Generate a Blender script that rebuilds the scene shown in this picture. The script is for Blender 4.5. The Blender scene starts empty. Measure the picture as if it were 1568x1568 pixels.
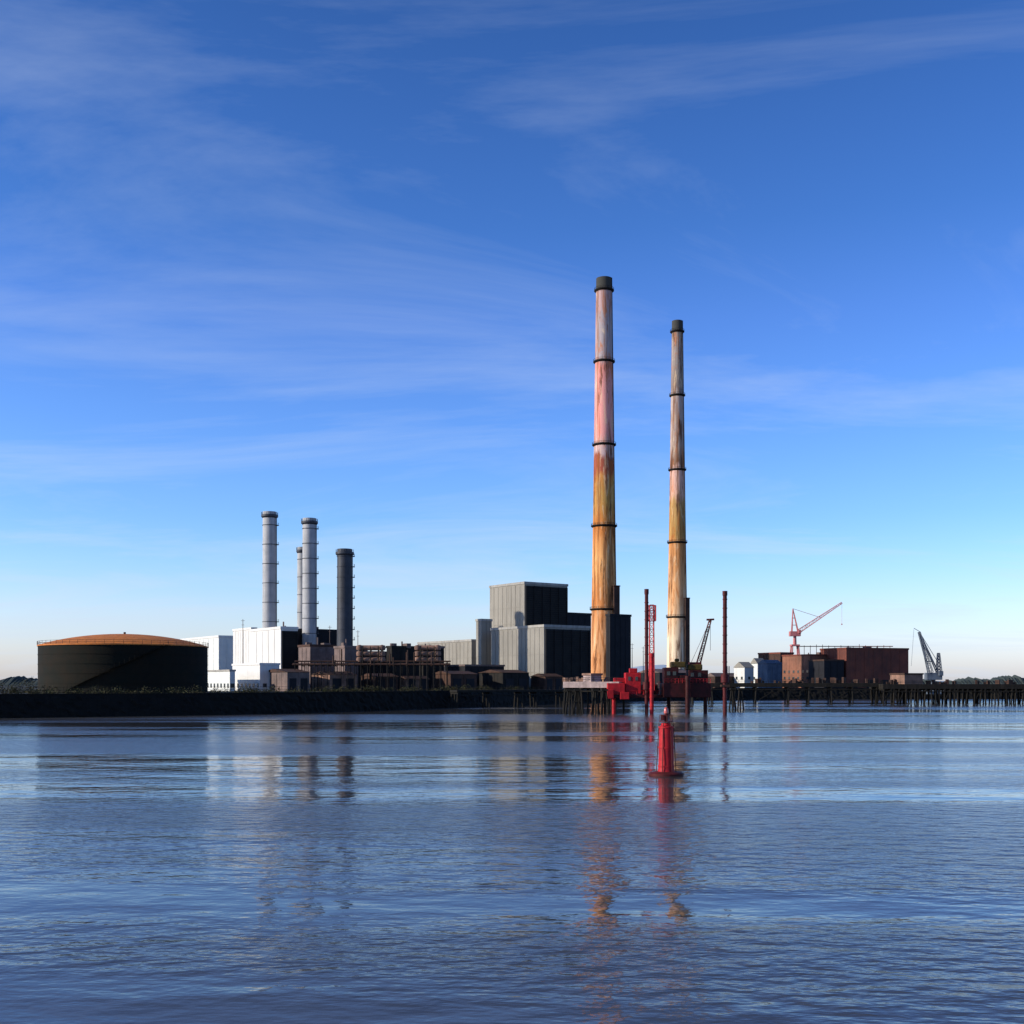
import bpy, bmesh, math, random
from mathutils import Vector, Matrix
random.seed(7)
F=1742.0; CX=784.0; HY=1045.0; CAMH=8.0; G=5.0
def wx(px,d): return (px-CX)/F*d
def wz(py,d): return CAMH+(HY-py)/F*d
scene=bpy.context.scene

# ---------------------------------------------------------------- materials
def newmat(name):
    m=bpy.data.materials.new(name); m.use_nodes=True
    nt=m.node_tree; b=nt.nodes['Principled BSDF']; return m,nt,b
def N(nt,t,**kw):
    n=nt.nodes.new(t)
    for k,v in kw.items(): setattr(n,k,v)
    return n
def c4(c): return (c[0],c[1],c[2],1)
def weather(name,base,alt=None,dirt=(0.05,0.04,0.03),scale=0.25,rough=0.75,streak=0.5,metal=0.0,bump=0.15,ribs=0.0,patch=0.5):
    m,nt,b=newmat(name); L=nt.links
    alt=alt or tuple(x*0.7 for x in base)
    geo=N(nt,'ShaderNodeNewGeometry')
    n1=N(nt,'ShaderNodeTexNoise'); n1.inputs['Scale'].default_value=scale; n1.inputs['Detail'].default_value=5; n1.inputs['Roughness'].default_value=0.65
    L.new(geo.outputs['Position'],n1.inputs['Vector'])
    r1=N(nt,'ShaderNodeValToRGB'); r1.color_ramp.elements[0].position=0.5-0.2*patch-0.02; r1.color_ramp.elements[1].position=0.5+0.3*patch
    r1.color_ramp.elements[0].color=c4(base); r1.color_ramp.elements[1].color=c4(alt)
    L.new(n1.outputs['Fac'],r1.inputs['Fac'])
    mp=N(nt,'ShaderNodeMapping'); mp.inputs['Scale'].default_value=(1,1,0.07)
    L.new(geo.outputs['Position'],mp.inputs['Vector'])
    n2=N(nt,'ShaderNodeTexNoise'); n2.inputs['Scale'].default_value=0.9; n2.inputs['Detail'].default_value=4
    L.new(mp.outputs['Vector'],n2.inputs['Vector'])
    r2=N(nt,'ShaderNodeMapRange'); r2.inputs['From Min'].default_value=0.5; r2.inputs['From Max'].default_value=0.8; r2.inputs['To Max'].default_value=streak
    L.new(n2.outputs['Fac'],r2.inputs['Value'])
    mx=N(nt,'ShaderNodeMix',data_type='RGBA'); mx.inputs[7].default_value=c4(dirt)
    L.new(r2.outputs['Result'],mx.inputs[0]); L.new(r1.outputs['Color'],mx.inputs[6]); L.new(mx.outputs[2],b.inputs['Base Color'])
    b.inputs['Roughness'].default_value=rough; b.inputs['Metallic'].default_value=metal
    b.inputs['Specular IOR Level'].default_value=0.2
    if bump:
        bp=N(nt,'ShaderNodeBump'); bp.inputs['Strength'].default_value=bump; bp.inputs['Distance'].default_value=0.3
        L.new(n1.outputs['Fac'],bp.inputs['Height']); L.new(bp.outputs['Normal'],b.inputs['Normal'])
    return m
M={}
M['grey']=weather('grey_cladding',(0.30,0.28,0.24),(0.24,0.225,0.195),streak=0.4,scale=0.06)
M['grey2']=weather('dark_cladding',(0.018,0.018,0.022),(0.012,0.012,0.016),dirt=(.01,.01,.01))
M['shade_louvre']=weather('shade_dark_louvre',(0.012,0.012,0.014),(0.02,0.02,0.02),dirt=(.01,.01,.01),rough=.7)  # near-black colour stands in for shade on the right-hand faces
M['trim']=weather('parapet_concrete',(0.38,0.36,0.32),(0.29,0.28,0.26))
M['white']=weather('white_cladding',(0.70,0.69,0.66),(0.63,0.62,0.59),dirt=(0.36,0.34,0.30),streak=0.4)
M['pale']=weather('pale_render',(0.70,0.71,0.67),(0.6,0.63,0.61),dirt=(0.45,0.45,0.42),streak=0.3)
M['taupe']=weather('taupe_cladding',(0.19,0.135,0.12),(0.11,0.082,0.075))
M['brown']=weather('rusty_brown',(0.08,0.04,0.028),(0.035,0.02,0.016))
M['tan']=weather('tan_concrete',(0.30,0.17,0.12),(0.14,0.085,0.065))
M['black']=weather('soot_steel',(0.010,0.010,0.010),(0.018,0.015,0.013),rough=0.8)
M['tank']=weather('tank_paint',(0.006,0.0075,0.005),(0.013,0.009,0.005),dirt=(.004,.004,.003),rough=0.9,streak=0.5)
M['orange']=weather('tank_roof_rust',(0.62,0.20,0.04),(0.42,0.14,0.04),scale=0.5,streak=0.2)
M['steel']=weather('stack_steel',(0.42,0.42,0.43),(0.33,0.34,0.35),dirt=(0.13,0.13,0.14),rough=0.6)
M['steeldk']=weather('stack_dark_steel',(0.05,0.056,0.072),(0.035,0.04,0.05),rough=0.5)
M['red']=weather('red_paint',(0.50,0.015,0.022),(0.28,0.012,0.018),dirt=(0.06,0.01,0.01),rough=0.55,scale=1.0,streak=.55)
M['darkred']=weather('dark_red_paint',(0.055,0.008,0.009),(0.025,0.006,0.006),dirt=(.01,.006,.005),rough=0.6,scale=0.8)
M['maroon']=weather('maroon_leg_paint',(0.10,0.012,0.014),(0.05,0.01,0.01),dirt=(.015,.008,.006),rough=0.6,scale=0.8)
M['pink']=weather('faded_red_crane_paint',(0.55,0.19,0.19),(0.45,0.15,0.15),rough=0.6)
M['concrete']=weather('deck_concrete',(0.42,0.32,0.30),(0.26,0.20,0.19),dirt=(0.07,0.05,0.045),scale=0.6)
M['pile']=weather('wet_timber_pile',(0.016,0.013,0.010),(0.010,0.010,0.008),rough=0.8,scale=1)
M['brick']=weather('red_brick',(0.20,0.058,0.036),(0.11,0.038,0.029),scale=0.12)
M['brick2']=weather('dull_brick',(0.28,0.12,0.075),(0.16,0.075,0.05),scale=0.12)
M['blue']=weather('blue_grey_cladding',(0.09,0.125,0.18),(0.06,0.085,0.13))
M['cranegrey']=weather('grey_crane_paint',(0.12,0.15,0.19),(0.07,0.09,0.12))
M['olive']=weather('olive_tarpaulin',(0.10,0.065,0.012),(0.045,0.035,0.012),scale=1)
M['ground']=weather('quay_ground',(0.05,0.045,0.035),(0.025,0.03,0.015),scale=0.05)
M['wall']=weather('wet_stone_revetment',(0.009,0.008,0.007),(0.005,0.0055,0.0045),dirt=(.003,.003,.003),scale=0.5,bump=0.8,rough=.9)
M['haze']=weather('hazy_hill',(0.38,0.46,0.55),(0.34,0.42,0.52),scale=0.003,streak=0.0,bump=0.0)  # aerial haze put into the hill's pale blue base colour
M['treeline']=weather('distant_tree_line',(0.05,0.065,0.06),(0.03,0.045,0.045),scale=0.05)
M['leaf']=weather('scrub_leaf',(0.032,0.040,0.013),(0.055,0.042,0.017),dirt=(.01,.01,.006),scale=0.6,bump=0)
m,nt,b=newmat('window_glass'); b.inputs['Base Color'].default_value=(0.03,0.045,0.05,1); b.inputs['Roughness'].default_value=0.1; M['glass']=m
m,nt,b=newmat('lantern_glass'); b.inputs['Base Color'].default_value=(0.5,0.1,0.08,1); b.inputs['Roughness'].default_value=0.2; M['lantern']=m

def chimney_mat(name,stops,seed):
    m,nt,b=newmat(name); L=nt.links
    geo=N(nt,'ShaderNodeNewGeometry'); sep=N(nt,'ShaderNodeSeparateXYZ'); L.new(geo.outputs['Position'],sep.inputs[0])
    off=N(nt,'ShaderNodeVectorMath',operation='ADD'); off.inputs[1].default_value=(seed*13,seed*7,0); L.new(geo.outputs['Position'],off.inputs[0])
    def noise(sc,zs,det,dist=0,loc=(0,0,0)):
        mp=N(nt,'ShaderNodeMapping'); mp.inputs['Scale'].default_value=(1,1,zs); mp.inputs['Location'].default_value=loc; L.new(off.outputs[0],mp.inputs['Vector'])
        n=N(nt,'ShaderNodeTexNoise'); n.inputs['Scale'].default_value=sc; n.inputs['Detail'].default_value=det; n.inputs['Roughness'].default_value=0.7; n.inputs['Distortion'].default_value=dist
        L.new(mp.outputs[0],n.inputs['Vector']); return n.outputs['Fac']
    n1=noise(.33,.13,7); n2=noise(.30,.16,6,1.2,(3,9,1)); n3=noise(.8,.025,4,0,(7,1,4))
    a=N(nt,'ShaderNodeMath',operation='MULTIPLY_ADD'); a.inputs[1].default_value=24; a.inputs[2].default_value=-12; L.new(n1,a.inputs[0])
    s=N(nt,'ShaderNodeMath',operation='ADD'); L.new(sep.outputs['Z'],s.inputs[0]); L.new(a.outputs[0],s.inputs[1])
    dv=N(nt,'ShaderNodeMath',operation='DIVIDE'); dv.inputs[1].default_value=215; L.new(s.outputs[0],dv.inputs[0])
    cr=N(nt,'ShaderNodeValToRGB'); e=cr.color_ramp.elements
    e[0].position=0; e[0].color=c4(stops[0][1]); e[1].position=1; e[1].color=c4(stops[-1][1])
    for z,c in stops[1:-1]:
        x=e.new(z/215.0); x.color=c4(c)
    L.new(dv.outputs[0],cr.inputs['Fac'])
    def patch(prev,lo,hi,amt,col,src):
        r=N(nt,'ShaderNodeMapRange'); r.inputs['From Min'].default_value=lo; r.inputs['From Max'].default_value=hi; r.inputs['To Max'].default_value=amt
        L.new(src,r.inputs['Value'])
        mx=N(nt,'ShaderNodeMix',data_type='RGBA'); mx.inputs[7].default_value=c4(col)
        L.new(r.outputs[0],mx.inputs[0]); L.new(prev,mx.inputs[6]); return mx.outputs[2]
    o=patch(cr.outputs[0],0.55,0.61,0.5,(0.80,0.60,0.38),n2)
    o=patch(o,0.47,0.38,0.65,(0.50,0.15,0.03),n2)
    o=patch(o,0.50,0.62,0.75,(0.20,0.075,0.03),n3)
    o=patch(o,0.54,0.62,0.85,(0.10,0.04,0.02),n1)
    hs=N(nt,'ShaderNodeMapRange'); hs.inputs['From Min'].default_value=204.5; hs.inputs['From Max'].default_value=206; L.new(sep.outputs['Z'],hs.inputs['Value'])
    mx=N(nt,'ShaderNodeMix',data_type='RGBA'); mx.inputs[7].default_value=(0.06,0.06,0.055,1)
    L.new(hs.outputs[0],mx.inputs[0]); L.new(o,mx.inputs[6]); L.new(mx.outputs[2],b.inputs['Base Color'])
    b.inputs['Roughness'].default_value=0.95; b.inputs['Specular IOR Level'].default_value=0.1
    return m
gp=(0.40,0.35,0.37); pk=(0.78,0.34,0.31)
st1=[(0,(0.82,0.36,0.15)),(30,(0.82,0.42,0.2)),(48,(0.62,0.23,0.07)),(70,(0.82,0.42,0.16)),(86,(0.58,0.20,0.05)),(100,(0.5,0.30,0.09)),(110,(0.55,0.26,0.08)),(114,(0.36,0.09,0.055)),(121,(0.32,0.09,0.06)),(123,(0.58,0.43,0.42)),(128,(0.62,0.38,0.34)),(131,pk),(158,pk),(168,(0.66,0.24,0.2)),(171,gp),(194,gp),(196,(0.48,0.33,0.33)),(205,(0.48,0.33,0.33)),(215,(0.1,0.1,0.09))]
st2=[(0,(0.84,0.68,0.5)),(30,(0.82,0.68,0.48)),(45,(0.80,0.52,0.30)),(60,(0.76,0.40,0.18)),(86,(0.62,0.27,0.09)),(90,(0.48,0.28,0.09)),(110,(0.5,0.31,0.12)),(113,(0.72,0.43,0.32)),(128,(0.68,0.43,0.36)),(131,(0.24,0.13,0.08)),(140,(0.42,0.33,0.28)),(168,(0.46,0.38,0.35)),(172,(0.22,0.18,0.16)),(188,(0.30,0.26,0.24)),(200,(0.36,0.3,0.27)),(215,(0.1,0.1,0.09))]
M['ch1']=chimney_mat('weathered_chimney_paint_a',st1,1)
M['ch2']=chimney_mat('weathered_chimney_paint_b',st2,4)

# ---------------------------------------------------------------- mesh builder
class MB:
    def __init__(s): s.v=[]; s.f=[]
    def add(s,vs,fs):
        o=len(s.v); s.v+=[Vector(v) for v in vs]; s.f+=[tuple(i+o for i in f) for f in fs]
    def box(s,c,size,rot=0.0):
        x,y,z=[q/2 for q in size]; R=Matrix.Rotation(rot,3,'Z'); c=Vector(c)
        vs=[c+R@Vector((a*x,b_*y,d*z)) for d in(-1,1) for a,b_ in((-1,-1),(1,-1),(1,1),(-1,1))]
        s.add(vs,[(3,2,1,0),(4,5,6,7),(0,1,5,4),(1,2,6,5),(2,3,7,6),(3,0,4,7)])
    def cyl(s,p0,p1,r0,r1=None,n=12,cap=True):
        r1=r0 if r1 is None else r1
        p0=Vector(p0);p1=Vector(p1);d=(p1-p0)
        if d.length<1e-6: return
        d.normalize(); up=Vector((0,0,1)) if abs(d.z)<0.99 else Vector((1,0,0))
        a=d.cross(up).normalized(); b_=d.cross(a)
        vs=[];fs=[]
        for i in range(n):
            t=2*math.pi*i/n; w=a*math.cos(t)+b_*math.sin(t)
            vs+=[p0+w*r0,p1+w*r1]
        for i in range(n):
            j=(i+1)%n; fs.append((2*i,2*i+1,2*j+1,2*j))
        if cap:
            fs.append(tuple(2*i for i in range(n))); fs.append(tuple(2*i+1 for i in reversed(range(n))))
        s.add(vs,fs)
    def prof(s,c,pts,n=64):
        vs=[];fs=[];k=len(pts)
        for i in range(n):
            t=2*math.pi*i/n
            for r,z in pts: vs.append((c[0]+r*math.cos(t),c[1]+r*math.sin(t),c[2]+z))
        for i in range(n):
            j=(i+1)%n
            for q in range(k-1): fs.append((i*k+q,j*k+q,j*k+q+1,i*k+q+1))
        s.add(vs,fs)
    def beam(s,p0,p1,w): s.cyl(p0,p1,w*0.6,n=4)
    def lattice(s,p0,p1,w0,w1,seg,t=0.12,up=None):
        p0=Vector(p0);p1=Vector(p1);d=(p1-p0).normalized()
        up=up or (Vector((0,1,0)) if abs(d.y)<0.9 else Vector((1,0,0)))
        a=d.cross(up).normalized(); b_=d.cross(a)
        prev=None
        for i in range(seg+1):
            f=i/seg; c=p0.lerp(p1,f); w=(w0+(w1-w0)*f)/2
            q=[c+a*w+b_*w,c-a*w+b_*w,c-a*w-b_*w,c+a*w-b_*w]
            for k in range(4):
                s.cyl(q[k],q[(k+1)%4],t*0.5,n=4)
                if prev:
                    s.cyl(prev[k],q[k],t,n=4)
                    s.cyl(prev[k],q[(k+1)%4] if i%2 else q[k-1],t*0.5,n=4)
            prev=q
    def done(s,name,mat,parent,smooth=False,bevel=0):
        me=bpy.data.meshes.new(name); o=Vector(parent.location) if parent else Vector((0,0,0))
        me.from_pydata([tuple(v-o) for v in s.v],[],s.f); me.update()
        bm=bmesh.new(); bm.from_mesh(me); bmesh.ops.recalc_face_normals(bm,faces=bm.faces); bm.to_mesh(me); bm.free()
        ob=bpy.data.objects.new(name,me); scene.collection.objects.link(ob)
        if parent: ob.parent=parent
        me.materials.append(mat)
        if smooth:
            for p in me.polygons: p.use_smooth=True
            me.set_sharp_from_angle(angle=math.radians(35))
        if bevel:
            md=ob.modifiers.new('bevel','BEVEL'); md.width=bevel; md.segments=2
        return ob
def empty(name,loc):
    e=bpy.data.objects.new(name,None); e.location=loc; e.empty_display_size=2; scene.collection.objects.link(e); return e

TH=math.radians(35)
def cbox(xc,d,wl,wr,th=TH):
    s,c=math.sin(th),math.cos(th)
    Cx=wx(xc,d); k=(xc-wl-CX)/F; L2=(Cx-k*d)/(s+k*c)
    k=(xc+wr-CX)/F; L1=(k*d-Cx)/(c-k*s)
    u=Vector((c,s,0)); v=Vector((-s,c,0))
    return Vector((Cx,d,0)),u,v,L1,L2
def building(name,xc,d,wl,wr,ytop,mat='grey',th=TH,z0=G,parapet=True,pm='trim',ribs=3.0,windows=0,pitched=0,doors=0,parent=None,vents=0,part='',shade_louvre=None):
    C,u,v,L1,L2=cbox(xc,d,wl,wr,th); zt=wz(ytop,d); h=zt-z0
    cen=C+u*L1/2+v*L2/2
    e=parent or empty(name,(cen.x,cen.y,z0))
    b=MB(); b.box((cen.x,cen.y,z0+h/2),(L1,L2,h),th); b.done(part+'walls',M[mat],e)
    if ribs:
        r=MB()
        for L,ax,oth in((L1,u,v),(L2,v,u)):
            n=max(2,int(L/ribs))
            for i in range(1,n):
                p=C+ax*(L*i/n)-oth*0.06
                r.box((p.x,p.y,z0+h/2-0.2),(0.18,0.12,h-0.4) if ax is u else (0.12,0.18,h-0.4),th)
        for k in range(1,int(h/7)):
            z=z0+k*7
            p=C+u*L1/2-v*0.05; r.box((p.x,p.y,z),(L1,0.1,0.15),th)
            p=C+v*L2/2-u*0.05; r.box((p.x,p.y,z),(0.1,L2,0.15),th)
        r.done(part+'panel_seams',M[mat],e)
    if shade_louvre:  # slats added to darken the right face as if in deep shade
        f0,f1,il,ir=shade_louvre; za,zb=z0+h*f0,z0+h*f1; Lw=L1-il-ir; r=MB()
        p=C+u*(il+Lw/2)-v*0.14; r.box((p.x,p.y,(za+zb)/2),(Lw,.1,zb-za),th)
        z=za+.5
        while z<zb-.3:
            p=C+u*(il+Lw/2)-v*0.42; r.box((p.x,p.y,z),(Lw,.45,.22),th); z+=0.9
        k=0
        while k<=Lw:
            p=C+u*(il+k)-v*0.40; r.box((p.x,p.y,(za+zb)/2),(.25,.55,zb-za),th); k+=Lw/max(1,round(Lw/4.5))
        r.done(part+'shade_louvre_bank',M['shade_louvre'],e)
    if pitched:
        r=MB(); o=0.4
        q=[C-u*o-v*o,C+u*(L1+o)-v*o,C+u*(L1+o)+v*(L2+o),C-u*o+v*(L2+o)]
        m1=(q[0]+q[3])/2;m2=(q[1]+q[2])/2
        vs=[(p.x,p.y,zt+0.02) for p in q]+[(m1.x,m1.y,zt+pitched),(m2.x,m2.y,zt+pitched)]
        r.add(vs,[(0,1,5,4),(2,3,4,5),(0,4,3),(1,2,5),(3,2,1,0)]); r.done(part+'roof',M[pm],e)
    elif parapet:
        r=MB(); t=min(1.0,0.02*h+0.5); w=0.5
        for off,L,ax,oth in((0,L1,u,v),(L2,L1,u,v)):
            p=C+u*L1/2+v*off; r.box((p.x,p.y,zt+t/2),(L1+w,w,t),th)
        for off in(0,L1):
            p=C+v*L2/2+u*off; r.box((p.x,p.y,zt+t/2-0.004),(w,L2-w-0.01,t),th)
        r.done(part+'parapet',M[pm],e)
    if windows:
        g=MB(); fr=MB()
        for L,ax,oth in((L1,u,v),(L2,v,u)):
            n=max(1,int(L/3.2))
            for fl in range(windows):
                z=z0+2.0+fl*3.4
                if z+1>zt-0.5: break
                for i in range(n):
                    p=C+ax*(L*(i+0.5)/n)-oth*0.03
                    g.box((p.x,p.y,z),(1.4,0.1,1.3) if ax is u else (0.1,1.4,1.3),th)
                    p=p-oth*.08
                    fr.box((p.x,p.y,z-.75),(1.7,0.3,.14) if ax is u else (0.3,1.7,.14),th)
        g.done(part+'windows',M['glass'],e); fr.done(part+'window_sills',M[pm],e)
    if doors:
        g=MB()
        for i in range(doors):
            p=C+u*(L1*(i+0.5)/doors)-v*0.08; g.box((p.x,p.y,z0+2.2),(min(4,L1/doors*0.6),0.2,4.4),th)
        g.done(part+'doors',M['grey2'],e)
    if vents:
        g=MB()
        for i in range(vents):
            p=C+u*(L1*random.uniform(.15,.85))+v*(L2*random.uniform(.15,.85)); hh=random.uniform(.6,2.2)
            if random.random()<.5: g.box((p.x,p.y,zt+hh/2),(random.uniform(1,3),random.uniform(1,3),hh),th)
            else: g.cyl((p.x,p.y,zt),(p.x,p.y,zt+hh*1.6),0.3,n=10)
        g.done(part+'roof_plant',M['taupe'],e)
    return e

# ---------------------------------------------------------------- water & ground
def simple(name,vs,fs,mat):
    me=bpy.data.meshes.new(name); me.from_pydata(vs,[],fs); me.update()
    o=bpy.data.objects.new(name,me); scene.collection.objects.link(o); me.materials.append(mat); return o
m,nt,b=newmat('river_water'); L=nt.links
b.inputs['Base Color'].default_value=(0.05,0.052,0.055,1); b.inputs['IOR'].default_value=1.333
geo=N(nt,'ShaderNodeNewGeometry')
def nz(sc,st,det,rot=0):
    mp=N(nt,'ShaderNodeMapping'); mp.inputs['Scale'].default_value=st; mp.inputs['Rotation'].default_value=(0,0,rot); L.new(geo.outputs['Position'],mp.inputs['Vector'])
    n=N(nt,'ShaderNodeTexNoise'); n.inputs['Scale'].default_value=sc; n.inputs['Detail'].default_value=det; L.new(mp.outputs[0],n.inputs['Vector']); return n.outputs['Fac']
a1=nz(1.1,(0.6,1,1),3,0.2); a2=nz(0.16,(0.5,1,1),2,-0.1); wind=nz(0.022,(0.18,1.2,1),5,0.05)
wr=N(nt,'ShaderNodeMapRange'); wr.inputs['From Min'].default_value=0.46; wr.inputs['From Max'].default_value=0.54; wr.inputs['To Min'].default_value=0.30; wr.inputs['To Max'].default_value=1.5; L.new(wind,wr.inputs['Value'])
rr=N(nt,'ShaderNodeMapRange'); rr.inputs['From Min'].default_value=0.46; rr.inputs['From Max'].default_value=0.54; rr.inputs['To Min'].default_value=0.07; rr.inputs['To Max'].default_value=0.20; L.new(wind,rr.inputs['Value']); L.new(rr.outputs[0],b.inputs['Roughness'])
mu=N(nt,'ShaderNodeMath',operation='MULTIPLY'); L.new(a1,mu.inputs[0]); L.new(wr.outputs[0],mu.inputs[1])
ad=N(nt,'ShaderNodeMath',operation='MULTIPLY_ADD'); ad.inputs[1].default_value=1.5; L.new(a2,ad.inputs[0]); L.new(mu.outputs[0],ad.inputs[2])
bp=N(nt,'ShaderNodeBump'); bp.inputs['Strength'].default_value=1.0; bp.inputs['Distance'].default_value=0.135; L.new(ad.outputs[0],bp.inputs['Height']); L.new(bp.outputs[0],b.inputs['Normal'])
simple('river_water',[(-8000,-200,0),(8000,-200,0),(8000,9000,0),(-8000,9000,0)],[(0,1,2,3)],m)

shore_px=[(-500,236),(-150,245),(130,263),(300,276),(450,300),(600,335),(720,367),(790,410),(870,450),(1000,500),(1150,540),(1440,560),(1800,570)]
shore=[Vector((wx(p,d),d,0)) for p,d in shore_px]
ds=[]
for i in range(len(shore)-1):
    n=max(2,int((shore[i+1]-shore[i]).length/4))
    for k in range(n): ds.append(shore[i].lerp(shore[i+1],k/n))
ds.append(shore[-1])
for _ in range(6):
    ds=[ds[0]]+[(ds[i-1]+ds[i]*2+ds[i+1])/4 for i in range(1,len(ds)-1)]+[ds[-1]]
bm=bmesh.new()
vs=[bm.verts.new((p.x,p.y+2.2,G)) for p in ds]+[bm.verts.new(q) for q in((8000,ds[-1].y,G),(8000,8500,G),(-8000,8500,G),(-8000,ds[0].y,G))]
f=bm.faces.new(vs); f.normal_update()
if f.normal.z<0: f.normal_flip()
bmesh.ops.triangulate(bm,faces=bm.faces)
me=bpy.data.meshes.new('ground'); bm.to_mesh(me); bm.free(); me.materials.append(M['ground'])
scene.collection.objects.link(bpy.data.objects.new('ground',me))
vs=[];fs=[];rows=9
xs=[]
for i in range(len(ds)-1):
    for k in range(4): xs.append(ds[i].lerp(ds[i+1],k/4))
for i,p in enumerate(xs):
    for r in range(rows):
        t=r/(rows-1); j=0 if r in(0,) else random.uniform(-0.4,0.4)
        vs.append((p.x+random.uniform(-.25,.25),p.y+2.25-3.2*t+j,G+0.15-(G+1.2)*t+(random.uniform(-.25,.25) if r else 0)))
for i in range(len(xs)-1):
    for r in range(rows-1): a=i*rows+r; fs.append((a,a+1,a+1+rows,a+rows))
simple('sea_wall',vs,fs,M['wall'])
b=MB()
for i in range(0,len(ds)-1):
    p,q=ds[i],ds[i+1]; c=(p+q)/2; a=math.atan2(q.y-p.y,q.x-p.x)
    b.box((c.x,c.y+2.6,G+0.25),((q-p).length,0.7,0.35),a)
b.done('quay_kerb',M['wall'],None)

def shore_y(x):
    for i in range(len(ds)-1):
        if ds[i].x<=x<=ds[i+1].x:
            t=(x-ds[i].x)/max(1e-6,ds[i+1].x-ds[i].x); return ds[i].y+(ds[i+1].y-ds[i].y)*t
    return ds[0].y if x<ds[0].x else ds[-1].y
b=MB(); prev=None; x=-150
while x<30:
    y=shore_y(x)+6; h=2.0; p=Vector((x,y,G)); b.cyl(p,p+Vector((0,0,h)),0.06,n=5)
    if prev:
        for hh in(0.6,1.2,1.9): b.cyl(prev+Vector((0,0,hh)),p+Vector((0,0,hh)),0.03,n=4)
    prev=p; x+=2.6
b.done('quay_fence',M['black'],None)
b=MB()
def clump(cx,cy,cz,r,h,n):
    for _ in range(n):
        a=random.uniform(0,6.28); rr=r*math.sqrt(random.random()); zz=random.random()**1.3*h*(1-0.5*(rr/r)**2)
        c=Vector((cx+rr*math.cos(a),cy+rr*math.sin(a)*0.6,cz+zz)); s=random.uniform(.12,.32)
        d1=Vector((random.uniform(-1,1),random.uniform(-1,1),random.uniform(-.3,1))).normalized()*s
        d2=Vector((random.uniform(-1,1),random.uniform(-1,1),random.uniform(-1,1))).normalized()*s
        b.add([c-d1,c-d2*.5,c+d1,c+d2*.5],[(0,1,2,3)])
for _ in range(190):
    x=random.uniform(-150,-30) if random.random()<.8 else random.uniform(-30,12)
    clump(x,shore_y(x)+random.uniform(8,16),G,random.uniform(1,2.6),random.uniform(1.0,2.6),110)
for _ in range(26):
    x=random.uniform(-165,-138); clump(x,330+random.uniform(0,12),G,random.uniform(2,4),random.uniform(3,5.5),200)
b.done('scrub_vegetation',M['leaf'],None)

def ridge(name,d,x0,x1,hf,mat,n=160,depth=200,rag=0):
    vs=[];fs=[]
    for i in range(n+1):
        px=x0+(x1-x0)*i/n; X=wx(px,d); h=hf(px)+random.uniform(0,rag)
        vs+=[(X,d-depth*0.4,G-1),(X,d,G+h*0.8),(X,d+depth*.3,G+h),(X,d+depth,G-1)]
    for i in range(n):
        for r in range(3): a=i*4+r; fs.append((a,a+4,a+5,a+1))
    simple(name,vs,fs,M[mat])
ridge('distant_hill',6500,-700,2300,lambda p:12+95*math.exp(-((p-1010)/95)**2)+3*math.sin(p*.05)+2*math.sin(p*.13),'haze',depth=900)
ridge('distant_tree_line',1100,-700,2300,lambda p:5+2*math.sin(p*.021)+1.5*math.sin(p*.09),'treeline',n=1400,depth=40,rag=3.0)

# ---------------------------------------------------------------- storage tank
def tank(name,px,d,dia,ztop,domeh):
    X=wx(px,d); R=dia/2; e=empty(name,(X,d,G))
    b=MB(); b.prof((X,d,0),[(R,G),(R,ztop)],96); b.done('shell',M['tank'],e,smooth=True)
    b=MB(); b.prof((X,d,0),[(R+.25,ztop-.3),(R+.25,ztop)]+[(R*(1-t),ztop+domeh*(1-(1-t)**2)**0.9+0.0) for t in [i/14 for i in range(15)]][1:],96)
    b.done('domed_roof',M['orange'],e,smooth=True)
    b=MB()
    for z in [G+ (ztop-G)*k/5 for k in range(1,5)]: b.prof((X,d,0),[(R,z-.08),(R+.1,z-.08),(R+.1,z+.08),(R,z+.08)],96)
    for i in range(70):
        t=-2.0+ i*0.018; z=G+(ztop-G)*i/70; b.box((X+(R+.5)*math.cos(t),d+(R+.5)*math.sin(t),z),(.9,.9,.08),t)
        if i%3==0: b.cyl((X+(R+.95)*math.cos(t),d+(R+.95)*math.sin(t),z),(X+(R+.95)*math.cos(t),d+(R+.95)*math.sin(t),z+1.1),.04,n=4)
    b.done('wind_girders_and_stair',M['tank'],e)
    b=MB()
    for i in range(60):
        t=2*math.pi*i/60; c,s=math.cos(t),math.sin(t)
        b.cyl((X+(R+.2)*c,d+(R+.2)*s,ztop),(X+(R+.2)*c,d+(R+.2)*s,ztop+1.1),0.05,n=4)
        t2=2*math.pi*(i+1)/60
        for z in(.55,1.1): b.cyl((X+(R+.2)*c,d+(R+.2)*s,ztop+z),(X+(R+.2)*math.cos(t2),d+(R+.2)*math.sin(t2),ztop+z),0.04,n=4)
    b.cyl((X,d,ztop+domeh-.2),(X,d,ztop+domeh+.6),.35,n=12)
    b.done('roof_railing',M['brown'],e)
D=340
tank('storage_tank',191,D,124*2/F*(D-3),wz(986,D-20),3.6)

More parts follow.
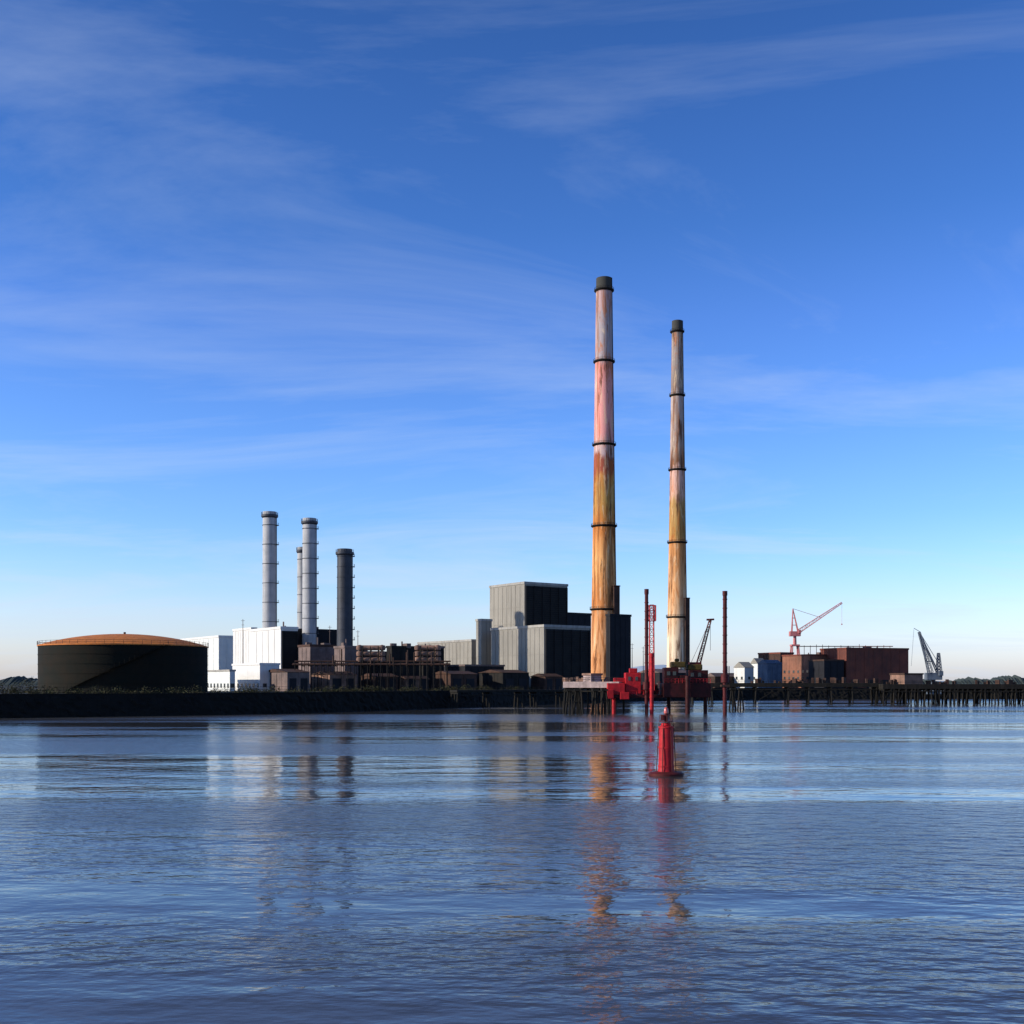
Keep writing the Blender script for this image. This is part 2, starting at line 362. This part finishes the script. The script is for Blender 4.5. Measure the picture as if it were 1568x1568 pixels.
# ---------------------------------------------------------------- stacks
def stack(px,d,wpx,ytop,zb,mat,rings,capmat='steeldk'):
    X=wx(px,d); r=wpx/F*d/2; zt=wz(ytop,d); e=empty('steel_stack',(X,d,zb))
    b=MB(); b.prof((X,d,0),[(r*1.06,zb),(r,zt),(r*.86,zt),(r*.86,zt-3)],48); b.done('flue_shell',M[mat],e,smooth=True)
    b=MB()
    b.prof((X,d,0),[(r,zt-2.6),(r*1.22,zt-2.0),(r*1.22,zt-1.2),(r,zt-1.2)],48)
    n=rings
    for i in range(n):
        z=zb+(zt-zb)*(i+.6)/(n+.3); b.prof((X,d,0),[(r,z-.12),(r*1.07,z-.12),(r*1.07,z+.12),(r,z+.12)],48)
        b.box((X+r*1.15,d-0.3,z),(r*.35,1.6,.25)); b.cyl((X+r*1.28,d-1,z),(X+r*1.28,d-1,z+1.1),.06,n=4); b.cyl((X+r*1.28,d+.4,z),(X+r*1.28,d+.4,z+1.1),.06,n=4)
    b.cyl((X+r*1.08,d-.6,zb),(X+r*1.08,d-.6,zt-2),.07,n=5); b.cyl((X+r*1.08,d-1.1,zb),(X+r*1.08,d-1.1,zt-2),.07,n=5)
    for i in range(24):
        t=2*math.pi*i/24; p=(X+r*1.18*math.cos(t),d+r*1.18*math.sin(t)); b.cyl((*p,zt-1.2),(*p,zt-.1),.05,n=4)
    b.done('platforms_and_ladder',M[capmat],e)
stack(413,460,21,784,20,'steel',7)
stack(463,475,15,838,18,'steel',6)
stack(474,455,21,794,18,'steel',9,'steeldk')
stack(528,440,23,841,18,'steeldk',10,'steeldk')

# ---------------------------------------------------------------- chimneys
def chimney(px,d,r0,r1,mat,ductz):
    X=wx(px,d); e=empty('power_station_chimney',(X,d,G)); zt=212
    R=lambda z:r0+(r1-r0)*((z-G)/(zt-G))**0.85
    pts=[(R(z),z) for z in [G+(zt-G)*i/40 for i in range(41)]]+[(r1*.8,zt),(r1*.8,zt-5)]
    b=MB(); b.prof((X,d,0),pts,96); b.done('concrete_shaft',M[mat],e,smooth=True)
    b=MB()
    for z in(45,87,128,170,206):
        r=R(z); b.prof((X,d,0),[(r-.05,z-.9),(r+.95,z-.2),(r+.95,z+.2),(r-.05,z+.2)],64)
        for i in range(40):
            t=2*math.pi*i/40; p=(X+(r+.85)*math.cos(t),d+(r+.85)*math.sin(t)); b.cyl((*p,z),(*p,z+1.1),.05,n=4)
        b.prof((X,d,0),[(r+.82,z+1.05),(r+.88,z+1.05),(r+.88,z+1.15),(r+.82,z+1.15)],64)
    for k in range(2):
        t=math.radians(-28)+k*0.1
        for i in range(20):
            za=G+(zt-G)*i/20; zb_=G+(zt-G)*(i+1)/20
            b.cyl((X+(R(za)+.2)*math.cos(t),d+(R(za)+.2)*math.sin(t),za),(X+(R(zb_)+.2)*math.cos(t),d+(R(zb_)+.2)*math.sin(t),zb_),.09,n=4)
    b.done('galleries_and_ladder',M['black'],e)
    b=MB(); r=R(30)
    b.box((X+r*.72,d-r*.35,(G+ductz)/2),(r*.5,r*1.1,ductz-G),math.radians(20)); b.box((X+r*.72,d-r*.35,ductz+.3),(r*.56,r*1.2,.6),math.radians(20))
    b.done('flue_duct',M['brown'],e,bevel=.2)
chimney(925,575,7.1,4.0,'ch1',56)
chimney(1037,642.6,6.2,3.0,'ch2',55)

# ---------------------------------------------------------------- main power station
e=building('power_station_building',803,480,53,66,894,'grey',vents=0,shade_louvre=(.48,.985,.5,.5))
building('',833,444,81,70,960,'grey',parent=e,part='lower_block_',shade_louvre=(.08,.97,.6,.6))
building('',737,480,8,16,951,'grey',parent=e,part='side_wing_')
building('',868,500,30,37,941,'grey2',parent=e,part='rear_block_',pm='grey2',vents=3)
building('',934,530,6,32,943,'grey2',parent=e,part='annex_',pm='grey2')
building('turbine_hall',722,500,82,22,982,'grey',pm='trim',vents=0)
building('workshop_building',712,440,32,60,1020,'grey2',pm='taupe',windows=1)
e=building('boiler_house',430,440,46,26,963,'white',pm='white',vents=2,ribs=6,shade_louvre=(.05,.97,.4,.4))
building('',455,455,10,62,966,'grey2',parent=e,part='rear_',vents=6,pm='grey2')
building('',385,500,28,8,964,'white',parent=e,part='pale_wing_',pm='white')
building('administration_block',335,540,58,24,976,'pale',pm='white',ribs=6)
building('site_office',352,390,36,8,1028,'pale',pm='trim',windows=2,ribs=0)
building('switch_house',398,395,42,30,1018,'white',pm='white',ribs=0,windows=1)
building('pump_house',475,420,18,38,990,'taupe',pm='brown',windows=2,vents=3)
building('filter_house',528,410,16,20,992,'taupe',pm='taupe',vents=2)
building('gas_plant_building',600,420,8,42,992,'black',pm='black',vents=6)
building('gas_plant_building',648,440,8,32,992,'black',pm='taupe',vents=3)
building('gas_plant_building',560,455,20,40,1000,'black',pm='grey2',vents=4)
for (xc,wl,wr,yt,mm,nm) in [(440,40,34,1029,'taupe','storage_shed'),(505,28,42,1033,'tan','storage_shed'),(575,22,34,1036,'brown','storage_shed'),(622,10,34,1040,'tan','storage_shed'),(690,28,40,1032,'brown','storage_shed'),(770,36,40,1030,'black','storage_shed'),(835,22,26,1036,'brown','storage_shed')]:
    building(nm,xc,385+ (xc-440)*0.12,wl,wr,yt,mm,pm='brown',ribs=4,doors=2,pitched=1.2)

def cooler(px,d,w):
    X=wx(px,d); e=empty('air_cooler',(X,d,G)); b=MB()
    for k,z in enumerate([wz(y,d) for y in(992,1001,1010)]):
        W=w/F*d; b.cyl((X-W/2,d,z),(X+W/2,d,z),0.9,n=16)
        for s in(-1,1): b.prof((X+s*W/2,d,z),[(0.01,-1.1),(1.1,-.8),(1.3,0),(1.1,.8),(0.01,1.1)],16)
    b.done('cooling_drums',M['tan'],e,smooth=True)
    b=MB()
    for s in(-.35,0,.35):
        for y in(-1.2,1.2): b.cyl((X+s*W,d+y,G),(X+s*W,d+y,wz(990,d)),.18,n=6)
    b.done('support_frame',M['black'],e)
cooler(568,400,34); cooler(655,405,30)
e=empty('pipe_rack',(wx(600,398),398,G)); b=MB(); z0=wz(1020,398)
for i in range(24):
    X=wx(455+i*10,398)
    for y in(394,400): b.cyl((X,y,G),(X,y,z0+1.5),.15,n=5)
    b.cyl((X,394,z0),(X,400,z0),.15,n=5)
b.done('rack_frame',M['black'],e)
b=MB()
for y,z,r in((395,z0+.5,.3),(396.3,z0+.6,.4),(398,z0+.5,.3),(399.2,z0+1.7,.25)): b.cyl((wx(450,398),y,z),(wx(690,398),y,z),r,n=8)
for i in range(10):
    X=wx(random.uniform(460,680),398); b.cyl((X,396,z0),(X,396,z0+random.uniform(2,6)),.25,n=8)
b.done('pipes',M['brown'],e,smooth=True)
for px,yt,d in((372,948,430),(505,958,430),(548,965,420),(968,985,470),(985,990,470)):
    X=wx(px,d); b=MB(); zt=wz(yt,d); b.cyl((X,d,G),(X,d,zt),.22,.10,n=6); b.box((X,d,zt-.6),(1.4,.12,.12)); b.box((X,d,zt-2.2),(1,.12,.12)); b.done('lighting_mast',M['taupe'],None)

# ---------------------------------------------------------------- jetties
def jetty(name,px0,px1,d0,d1,zt,th,w,mat,step,rake=.12,rail=True,pr=.28):
    A=Vector((wx(px0,d0),d0,0)); B=Vector((wx(px1,d1),d1,0)); e=empty(name,((A+B)/2)+Vector((0,0,zt)))
    dr=(B-A); Ln=dr.length; dr.normalize(); nn=Vector((-dr.y,dr.x,0)); ang=math.atan2(dr.y,dr.x)
    b=MB(); c=(A+B)/2+nn*w/2; b.box((c.x,c.y,zt-th/2),(Ln,w,th),ang)
    b.done('deck',M[mat],e,bevel=.06)
    b=MB(); b2=MB(); k=0
    t=0.5
    while t<Ln:
        for q in(0.4,w/2,w-.4):
            p=A+dr*t+nn*q; j=random.uniform(-rake,rake)*6; jj=random.uniform(-.4,.4)
            b.cyl((p.x+j,p.y+jj,-2),(p.x,p.y,zt-th),pr*random.uniform(.8,1.2),pr,n=8)
        p=A+dr*t+nn*.4; p2=A+dr*min(Ln,t+step)+nn*.4
        if k%3==0: b.cyl((p.x,p.y,1),(p2.x,p2.y,zt-th-.3),.12,n=5)
        p3=A+dr*t+nn*w/2; b.box((p3.x,p3.y,zt-th-.25),(.5,w,.5),ang)
        t+=step*random.uniform(.5,1.5); k+=1
    b.cyl(A+nn*.1+Vector((0,0,zt-th-.9)),B+nn*.1+Vector((0,0,zt-th-.9)),.18,n=6)
    b.done('piles',M['pile'],e)
    if rail:
        t=0
        while t<=Ln:
            p=A+dr*t+nn*.2; b2.cyl((p.x,p.y,zt),(p.x,p.y,zt+1.1),.05,n=4); t+=2.2
        for h in(.6,1.1): b2.cyl(A+nn*.2+Vector((0,0,zt+h)),B+nn*.2+Vector((0,0,zt+h)),.04,n=4)
        b2.done('handrail',M['black'],e)
    return e
jetty('jetty',862,948,300,292,8.2,1.6,9,'concrete',3.2)
jetty('jetty',1058,1352,420,420,7.8,1.5,6,'pile',8.5)
jetty('jetty',1352,1640,415,415,7.4,1.8,16,'pile',2.0)
jetty('jetty',700,870,352,380,5.6,.7,4,'pile',9)
building('jetty_hut',1385,418,22,28,1033,'tan',z0=7.4,pm='brown',ribs=0,windows=1,th=.3)
building('jetty_hut',905,296,12,16,1034,'concrete',z0=8.2,pm='tan',ribs=0)
b=MB()
for i in range(60):
    px=random.uniform(1125,1560); d=421.5+random.uniform(0,2); X=wx(px,d); h=random.uniform(.5,2.2); b.box((X,d,7.8+h/2 if px<1350 else 7.4+h/2),(random.uniform(.3,2.0),.8,h),random.uniform(0,3))
b.done('jetty_cargo',M['brown'],None,bevel=.05)
b=MB()
for i in range(22):
    px=random.uniform(864,930); d=302+random.uniform(-3,2); X=wx(px,d); h=random.uniform(.4,1.3); b.box((X,d,8.2+h/2),(random.uniform(.4,1.6),.8,h),random.uniform(0,3))
b.done('stacked_crates',M['tan'],None,bevel=.05)

# ---------------------------------------------------------------- jack-up barge
D=290; e=empty('jack_up_barge',(wx(1010,D),D,6))
zk=wz(1068,D); zd=wz(1046,D)
b=MB(); x0,x1=wx(1016,D),wx(1088,D); b.box(((x0+x1)/2,D+4,(zk+zd)/2),(x1-x0,10,zd-zk)); b.done('hull',M['darkred'],e,bevel=.15)
b=MB(); xa,xb=wx(932,D),wx(1015,D); zr=wz(1064,D); b.box(((xa+xb)/2,D+5,zr-.4),(xb-xa,7,0.8)); b.done('side_pontoon',M['darkred'],e,bevel=.1)
b=MB()
def pb(l,r,t,bt,y=D+3,dp=4):
    X0,X1=wx(l,D),wx(r,D); z1,z2=wz(t,D),wz(bt,D); b.box(((X0+X1)/2,y,(z1+z2)/2),(X1-X0,dp,z1-z2))
pb(931,958,1046,1063.5,y=D+3.2); pb(959,983,1030,1063.3,y=D+4,dp=4); pb(942,968,1038,1045.5,y=D+4.5,dp=2.2); pb(950,964,1060,1071,y=D+1.0,dp=1)
pb(966,978,1023,1030,y=D+4,dp=2); pb(930,940,1056,1070,y=D+.9,dp=1.2)
b.done('red_machinery_house',M['red'],e,bevel=.12)
b=MB(); pb(1018,1040,1022,1045.9); pb(1056,1086,1026,1045.9,y=D+4,dp=5); pb(1042,1054,1034,1045.9); pb(986,1010,1048,1063,y=D+5,dp=3); b.done('deck_house',M['darkred'],e,bevel=.12)
b=MB(); pb(1030,1052,1013,1021.9,y=D+3.3,dp=3.5); pb(1056,1078,1017,1025.9,y=D+4.2,dp=4); pb(1036,1042,1008,1013,y=D+3,dp=2); b.done('tarpaulin_stores',M['olive'],e,bevel=.25)
b=MB()
pb(1059,1064,1030,1036,y=D+1.42,dp=.15); pb(1070,1075,1030,1036,y=D+1.42,dp=.15); pb(1022,1027,1028,1034,y=D+.92,dp=.15); pb(1031,1036,1028,1034,y=D+.92,dp=.15)
pb(963,967,1036,1042,y=D+1.93,dp=.15); pb(974,978,1036,1042,y=D+1.93,dp=.15)
b.done('cabin_windows',M['glass'],e)
b=MB()
for i in range(14):
    X=wx(1017+i*5.4,D); b.cyl((X,D-.8,zd),(X,D-.8,zd+1.1),.05,n=4)
for h in(.55,1.1): b.cyl((x0,D-.8,zd+h),(x1,D-.8,zd+h),.04,n=4)
for i in range(8):
    X=wx(934+i*10.5,D); b.cyl((X,D+1.6,zr-.2),(X,D+1.6,zr+1.0),.05,n=4)
b.cyl((xa,D+1.6,zr+1),(xb,D+1.6,zr+1),.05,n=4)
for i in range(12): b.box((wx(986+i*2.2,D),D+.4,zr+.2+i*.28),(.5,1.0,.06))
b.done('deck_railings',M['red'],e)
def leg(px,d,ytop,r,mat,par,zb=-3,collar=None):
    X=wx(px,d); zt=wz(ytop,d); b=MB(); b.cyl((X,d,zb),(X,d,zt),r,n=14)
    z=2
    while z<zt-1: b.prof((X,d,z),[(r,-.12),(r+.1,-.12),(r+.1,.12),(r,.12)],14); z+=2.2
    b.prof((X,d,zt),[(r+.12,-1.1),(r+.12,0),(.02,.02)],14)
    if collar: b.prof((X,d,collar),[(r,-1),(r+.5,-1),(r+.5,1),(r,1)],14)
    return b.done('leg',M[mat],par,smooth=True)
leg(990,D+.5,902,.45,'maroon',e,collar=wz(1050,D))
leg(998,D-1.6,1000,.5,'red',e)
leg(1053,D-1.8,1035,.6,'darkred',e)
leg(940,D+2.5,1058,.5,'red',e); leg(1080,D+8,1046,.5,'darkred',e); leg(1024,D+8,1046,.5,'darkred',e)
b=MB(); X=wx(1000,D); b.lattice((X,D+3,wz(1057,D)),(X,D+3,wz(925,D)),1.3,1.0,14,.11)
b.lattice((X,D+3,wz(950,D)),(X,D+3,wz(926,D)),1.9,1.9,3,.12)
b.done('lattice_mast',M['red'],e)
b=MB()
X=wx(1070,D); P0=Vector((X,D+6,wz(1022,D))); P1=Vector((wx(1094,D),D+6,wz(947,D)))
b.lattice(P0+Vector((.6,0,0)),P1,1.0,.5,10,.12); b.cyl(P1,P1+Vector((-.0,0,-8)),.05,n=4); b.beam(P1+Vector((-1,0,0)),P1+Vector((1.0,0,.1)),.4)
b.box((X,D+6,wz(1020,D)),(3,2.4,2.2)); b.cyl((X-1,D+6,wz(1014,D)),P1,.05,n=4)
b.done('deck_crane',M['maroon'],e)
e2=empty('mooring_pile',(wx(1110,279),279,0)); leg(1110,279,905,.5,'maroon',e2,collar=9)
b=MB(); X=wx(1110,279); b.box((X,279,7.2),(2,2,.5)); b.lattice((X+.9,279.6,7.4),(X+.9,279.6,12),.5,.5,5,.05); b.done('access_ladder',M['brown'],e2)

for px,d in((872,284),(884,287),(912,285),(926,288),(1122,330),(1134,335)):
    b=MB(); X=wx(px,d)
    for k in range(3): b.cyl((X+(k-1)*1.1,d+random.uniform(-.8,.8),-2),(X+(k-1)*.35,d,6.0),.25,.22,n=8)
    b.box((X,d,6.1),(1.6,1.4,.5)); b.box((X,d,3.2),(1.9,.3,.3)); b.done('mooring_dolphin',M['pile'],None)

# ---------------------------------------------------------------- channel buoy
D=98; X=wx(1020,D); e=empty('channel_marker_buoy',(X,D,0))
b=MB(); b.prof((X,D,0),[(.05,-.6),(1.3,-.5),(1.5,-.1),(1.5,.18),(1.38,.28),(.9,.34),(.03,.36)],40); b.done('float_hull',M['maroon'],e,smooth=True)
b=MB(); b.prof((X,D,0),[(.74,.34),(.66,.8),(.64,2.4),(.60,4.2),(.42,4.35),(.42,4.5),(.03,4.55)],24)
for z,r in((.8,.72),(2.4,.70),(4.15,.68)): b.prof((X,D,z),[(r-.1,-.06),(r,-.06),(r,.06),(r-.1,.06)],24)
b.done('tower_body',M['red'],e,smooth=True)
b=MB()
for k in range(6):
    t=k*math.pi/3; c,s=math.cos(t),math.sin(t); b.cyl((X+.84*c,D+.84*s,.3),(X+.62*c,D+.62*s,4.5),.04,n=6)
b.prof((X,D,4.6),[(.02,0),(.60,0),(.60,.06),(.02,.07)],24)
for k in range(8):
    t=k*math.pi/4; c,s=math.cos(t),math.sin(t); b.cyl((X+.56*c,D+.56*s,4.65),(X+.56*c,D+.56*s,5.2),.025,n=4)
b.prof((X,D,5.2),[(.54,-.02),(.58,-.02),(.58,.03),(.54,.03)],24)
b.cyl((X,D,4.6),(X,D,5.35),.16,n=10); b.box((X-.32,D-.1,4.95),(.3,.3,.45))
b.done('cage_and_platform',M['maroon'],e)
b=MB(); b.prof((X,D,5.35),[(.2,0),(.2,.1),(.16,.4),(.1,.5),(.01,.52)],16); b.done('lantern',M['lantern'],e,smooth=True)

# ---------------------------------------------------------------- right side
e=building('brick_warehouse',1240,600,42,54,1004,'brick2',pm='brick',th=.5,windows=3,vents=4,ribs=5)
building('',1296,590,40,95,994,'brick',parent=e,part='main_hall_',pm='brick',th=.35,doors=4,vents=8,ribs=5)
building('',1262,585,24,30,1012,'grey2',parent=e,part='loading_bay_',pm='brown',th=.35,ribs=4)
building('',1195,640,34,20,1001,'brown',parent=e,part='canopy_block_',pm='brick',th=.5,ribs=4)
building('blue_shed',1175,590,14,22,1016,'blue',pm='blue',th=.5,windows=1,pitched=2)
building('white_cottage',1140,600,16,14,1022,'white',pm='grey',th=.5,windows=2,ribs=0,pitched=3)
building('white_cottage',1160,620,10,12,1016,'pale',pm='grey',th=.5,windows=2,ribs=0,pitched=3)
building('harbour_shed',1010,560,34,50,1030,'grey2',pm='taupe',windows=1,pitched=2)
building('harbour_shed',1095,600,14,40,1036,'brown',pm='taupe',windows=1,pitched=2)
b=MB(); d=592; z=wz(989,d)
b.cyl((wx(1225,d),d+8,z),(wx(1375,d),d+8,z),.25,n=6)
for i in range(16): X=wx(1228+i*9.5,d); b.cyl((X,d+8,z-5),(X,d+8,z+random.uniform(0,1.2)),.15,n=5)
b.done('roof_pipeline',M['brick'],None)

def harbour_crane(px,d,mat,piv,apex,tip,hook):
    X=wx(px,d); e=empty('harbour_crane',(X,d,G)); zp=wz(piv,d); b=MB()
    for sx in(-1,1):
        for sy in(-1,1): b.cyl((X+sx*3.5,d+sy*3.5,G),(X+sx*1.8,d+sy*1.8,zp-8),.45,n=6)
    b.box((X,d,zp-8),(5,5,1)); b.cyl((X,d,zp-8),(X,d,zp-2.5),1.1,.9,n=14)
    b.done('portal',M[mat],e)
    b=MB(); b.box((X,d,zp-1),(6.5,3.4,3)); b.box((X+2.4,d-2,zp+.2),(1.8,1.4,2)); b.done('machinery_cab',M[mat],e,bevel=.15)
    b=MB(); A=Vector((wx(apex[0],d),d,wz(apex[1],d))); T=Vector((wx(tip[0],d),d,wz(tip[1],d)))
    for sy in(-1.2,1.2):
        b.cyl((X-1.8,d+sy,zp),A,.28,n=5); b.cyl((X+2.0,d+sy,zp),A,.28,n=5)
    for f in(.3,.6): b.cyl(Vector((X-1.8,d,zp)).lerp(A,f),Vector((X+2,d,zp)).lerp(A,f),.2,n=5)
    b.lattice((X+2.4,d,zp+.5),T,2.0,.8,12,.17); b.cyl(A,Vector((X+2.4,d,zp)).lerp(T,.5),.12,n=4)
    b.cyl(T,(T.x,T.y,wz(hook,d)),.06,n=4); b.box((T.x,T.y,wz(hook,d)),(.6,.5,.8))
    b.done('jib_and_a_frame',M[mat],e)
harbour_crane(1217,690,'pink',968,(1214,932),(1289,923),956)
harbour_crane(1429,480,'cranegrey',1032,(1408,968),(1437,1000),1030)
b=MB(); d=480; b.lattice((wx(1424,d),d-1,wz(1030,d)),(wx(1406,d),d-1,wz(968,d)),1.6,.8,9,.14); b.cyl((wx(1398,d),d-1,wz(964,d)),(wx(1394,d),d-1,wz(1020,d)),.06,n=4); b.cyl((wx(1398,d),d-1,wz(962,d)),(wx(1408,d),d-1,wz(968,d)),.12,n=4)
b.done('derrick_boom',M['cranegrey'],None)

# ---------------------------------------------------------------- world, sun, camera
EL=math.radians(21); ax,ay=-0.97,-0.22
l=math.hypot(ax,ay); sd=Vector((ax/l*math.cos(EL),ay/l*math.cos(EL),math.sin(EL)))
w=bpy.data.worlds.new('World'); scene.world=w; w.use_nodes=True; nt=w.node_tree; L=nt.links
bg=nt.nodes['Background']; bg.inputs['Strength'].default_value=0.10
sky=N(nt,'ShaderNodeTexSky'); sky.sky_type='NISHITA'; sky.sun_disc=False; sky.sun_elevation=EL; sky.sun_rotation=math.atan2(ax,ay)
sky.air_density=1.0; sky.dust_density=0.6; sky.ozone_density=3.0; sky.altitude=0
tc=N(nt,'ShaderNodeTexCoord'); sp=N(nt,'ShaderNodeSeparateXYZ'); L.new(tc.outputs['Generated'],sp.inputs[0])
cr=N(nt,'ShaderNodeValToRGB'); L.new(sp.outputs['Z'],cr.inputs['Fac']); S=3.0
st=[(0.0,(1.8,1.8,2.5)),(0.03,(1.85,1.85,2.45)),(0.06,(1.75,1.85,2.4)),(0.10,(1.4,1.75,2.4)),(0.139,(1.15,1.6,2.35)),(0.22,(.95,1.42,2.35)),(0.30,(.80,1.24,2.2)),(0.37,(.60,1.08,1.92)),(0.51,(.46,.88,1.6)),(0.66,(.30,.55,.95)),(1.0,(.15,.3,.55))]
e=cr.color_ramp.elements; e[0].position=0; e[0].color=c4([q/S for q in st[0][1]]); e[1].position=1; e[1].color=c4([q/S for q in st[-1][1]])
for p,c in st[1:-1]: x=e.new(p); x.color=c4([q/S for q in c])
mm=N(nt,'ShaderNodeVectorMath',operation='MULTIPLY'); L.new(sky.outputs[0],mm.inputs[0]); L.new(cr.outputs[0],mm.inputs[1])
ms=N(nt,'ShaderNodeVectorMath',operation='SCALE'); ms.inputs['Scale'].default_value=S; L.new(mm.outputs[0],ms.inputs[0])
zz=N(nt,'ShaderNodeMath',operation='ADD'); zz.inputs[1].default_value=0.10; L.new(sp.outputs['Z'],zz.inputs[0])
zm=N(nt,'ShaderNodeMath',operation='MAXIMUM'); zm.inputs[1].default_value=0.02; L.new(zz.outputs[0],zm.inputs[0])
dx=N(nt,'ShaderNodeMath',operation='DIVIDE'); L.new(sp.outputs['X'],dx.inputs[0]); L.new(zm.outputs[0],dx.inputs[1])
dy=N(nt,'ShaderNodeMath',operation='DIVIDE'); L.new(sp.outputs['Y'],dy.inputs[0]); L.new(zm.outputs[0],dy.inputs[1])
cb=N(nt,'ShaderNodeCombineXYZ'); L.new(dx.outputs[0],cb.inputs[0]); L.new(dy.outputs[0],cb.inputs[1])
mp=N(nt,'ShaderNodeMapping'); mp.inputs['Rotation'].default_value=(0,0,0.25); mp.inputs['Scale'].default_value=(0.5,1.0,1); mp.inputs['Location'].default_value=(4.3,2.4,0); L.new(cb.outputs[0],mp.inputs['Vector'])
n1=N(nt,'ShaderNodeTexNoise'); n1.inputs['Scale'].default_value=1.1; n1.inputs['Detail'].default_value=8; n1.inputs['Roughness'].default_value=0.62; n1.inputs['Distortion'].default_value=0.7; L.new(mp.outputs[0],n1.inputs['Vector'])
r=N(nt,'ShaderNodeMapRange'); r.inputs['From Min'].default_value=0.47; r.inputs['From Max'].default_value=0.80; r.inputs['To Max'].default_value=0.36; L.new(n1.outputs['Fac'],r.inputs['Value'])
# more cloud streaks low down near the horizon
lo=N(nt,'ShaderNodeMapRange'); lo.inputs['From Min'].default_value=0.20; lo.inputs['From Max'].default_value=0.05; lo.inputs['To Min'].default_value=1.0; lo.inputs['To Max'].default_value=2.0; L.new(sp.outputs['Z'],lo.inputs['Value'])
cm=N(nt,'ShaderNodeMath',operation='MULTIPLY'); cm.use_clamp=True; L.new(r.outputs[0],cm.inputs[0]); L.new(lo.outputs[0],cm.inputs[1])
mx=N(nt,'ShaderNodeMix',data_type='RGBA'); mx.inputs[7].default_value=(6.6,7.7,9.4,1)
L.new(cm.outputs[0],mx.inputs[0]); L.new(ms.outputs[0],mx.inputs[6]); L.new(mx.outputs[2],bg.inputs['Color'])
sl=bpy.data.lights.new('sun','SUN'); sl.energy=5.0; sl.angle=math.radians(.5); sl.color=(1,.90,.75)
so=bpy.data.objects.new('sun',sl); so.rotation_euler=(-sd).to_track_quat('-Z','Y').to_euler(); so.location=(0,0,300); scene.collection.objects.link(so)
cam=bpy.data.cameras.new('camera'); co=bpy.data.objects.new('camera',cam); scene.collection.objects.link(co)
cam.lens=40; cam.sensor_width=36; co.location=(0,0,CAMH); co.rotation_euler=(math.radians(90),0,0); cam.shift_y=(HY-784)/1568; cam.clip_end=20000; cam.clip_start=.5
scene.camera=co
scene.view_settings.view_transform='Standard'; scene.view_settings.look='None'; scene.view_settings.exposure=0
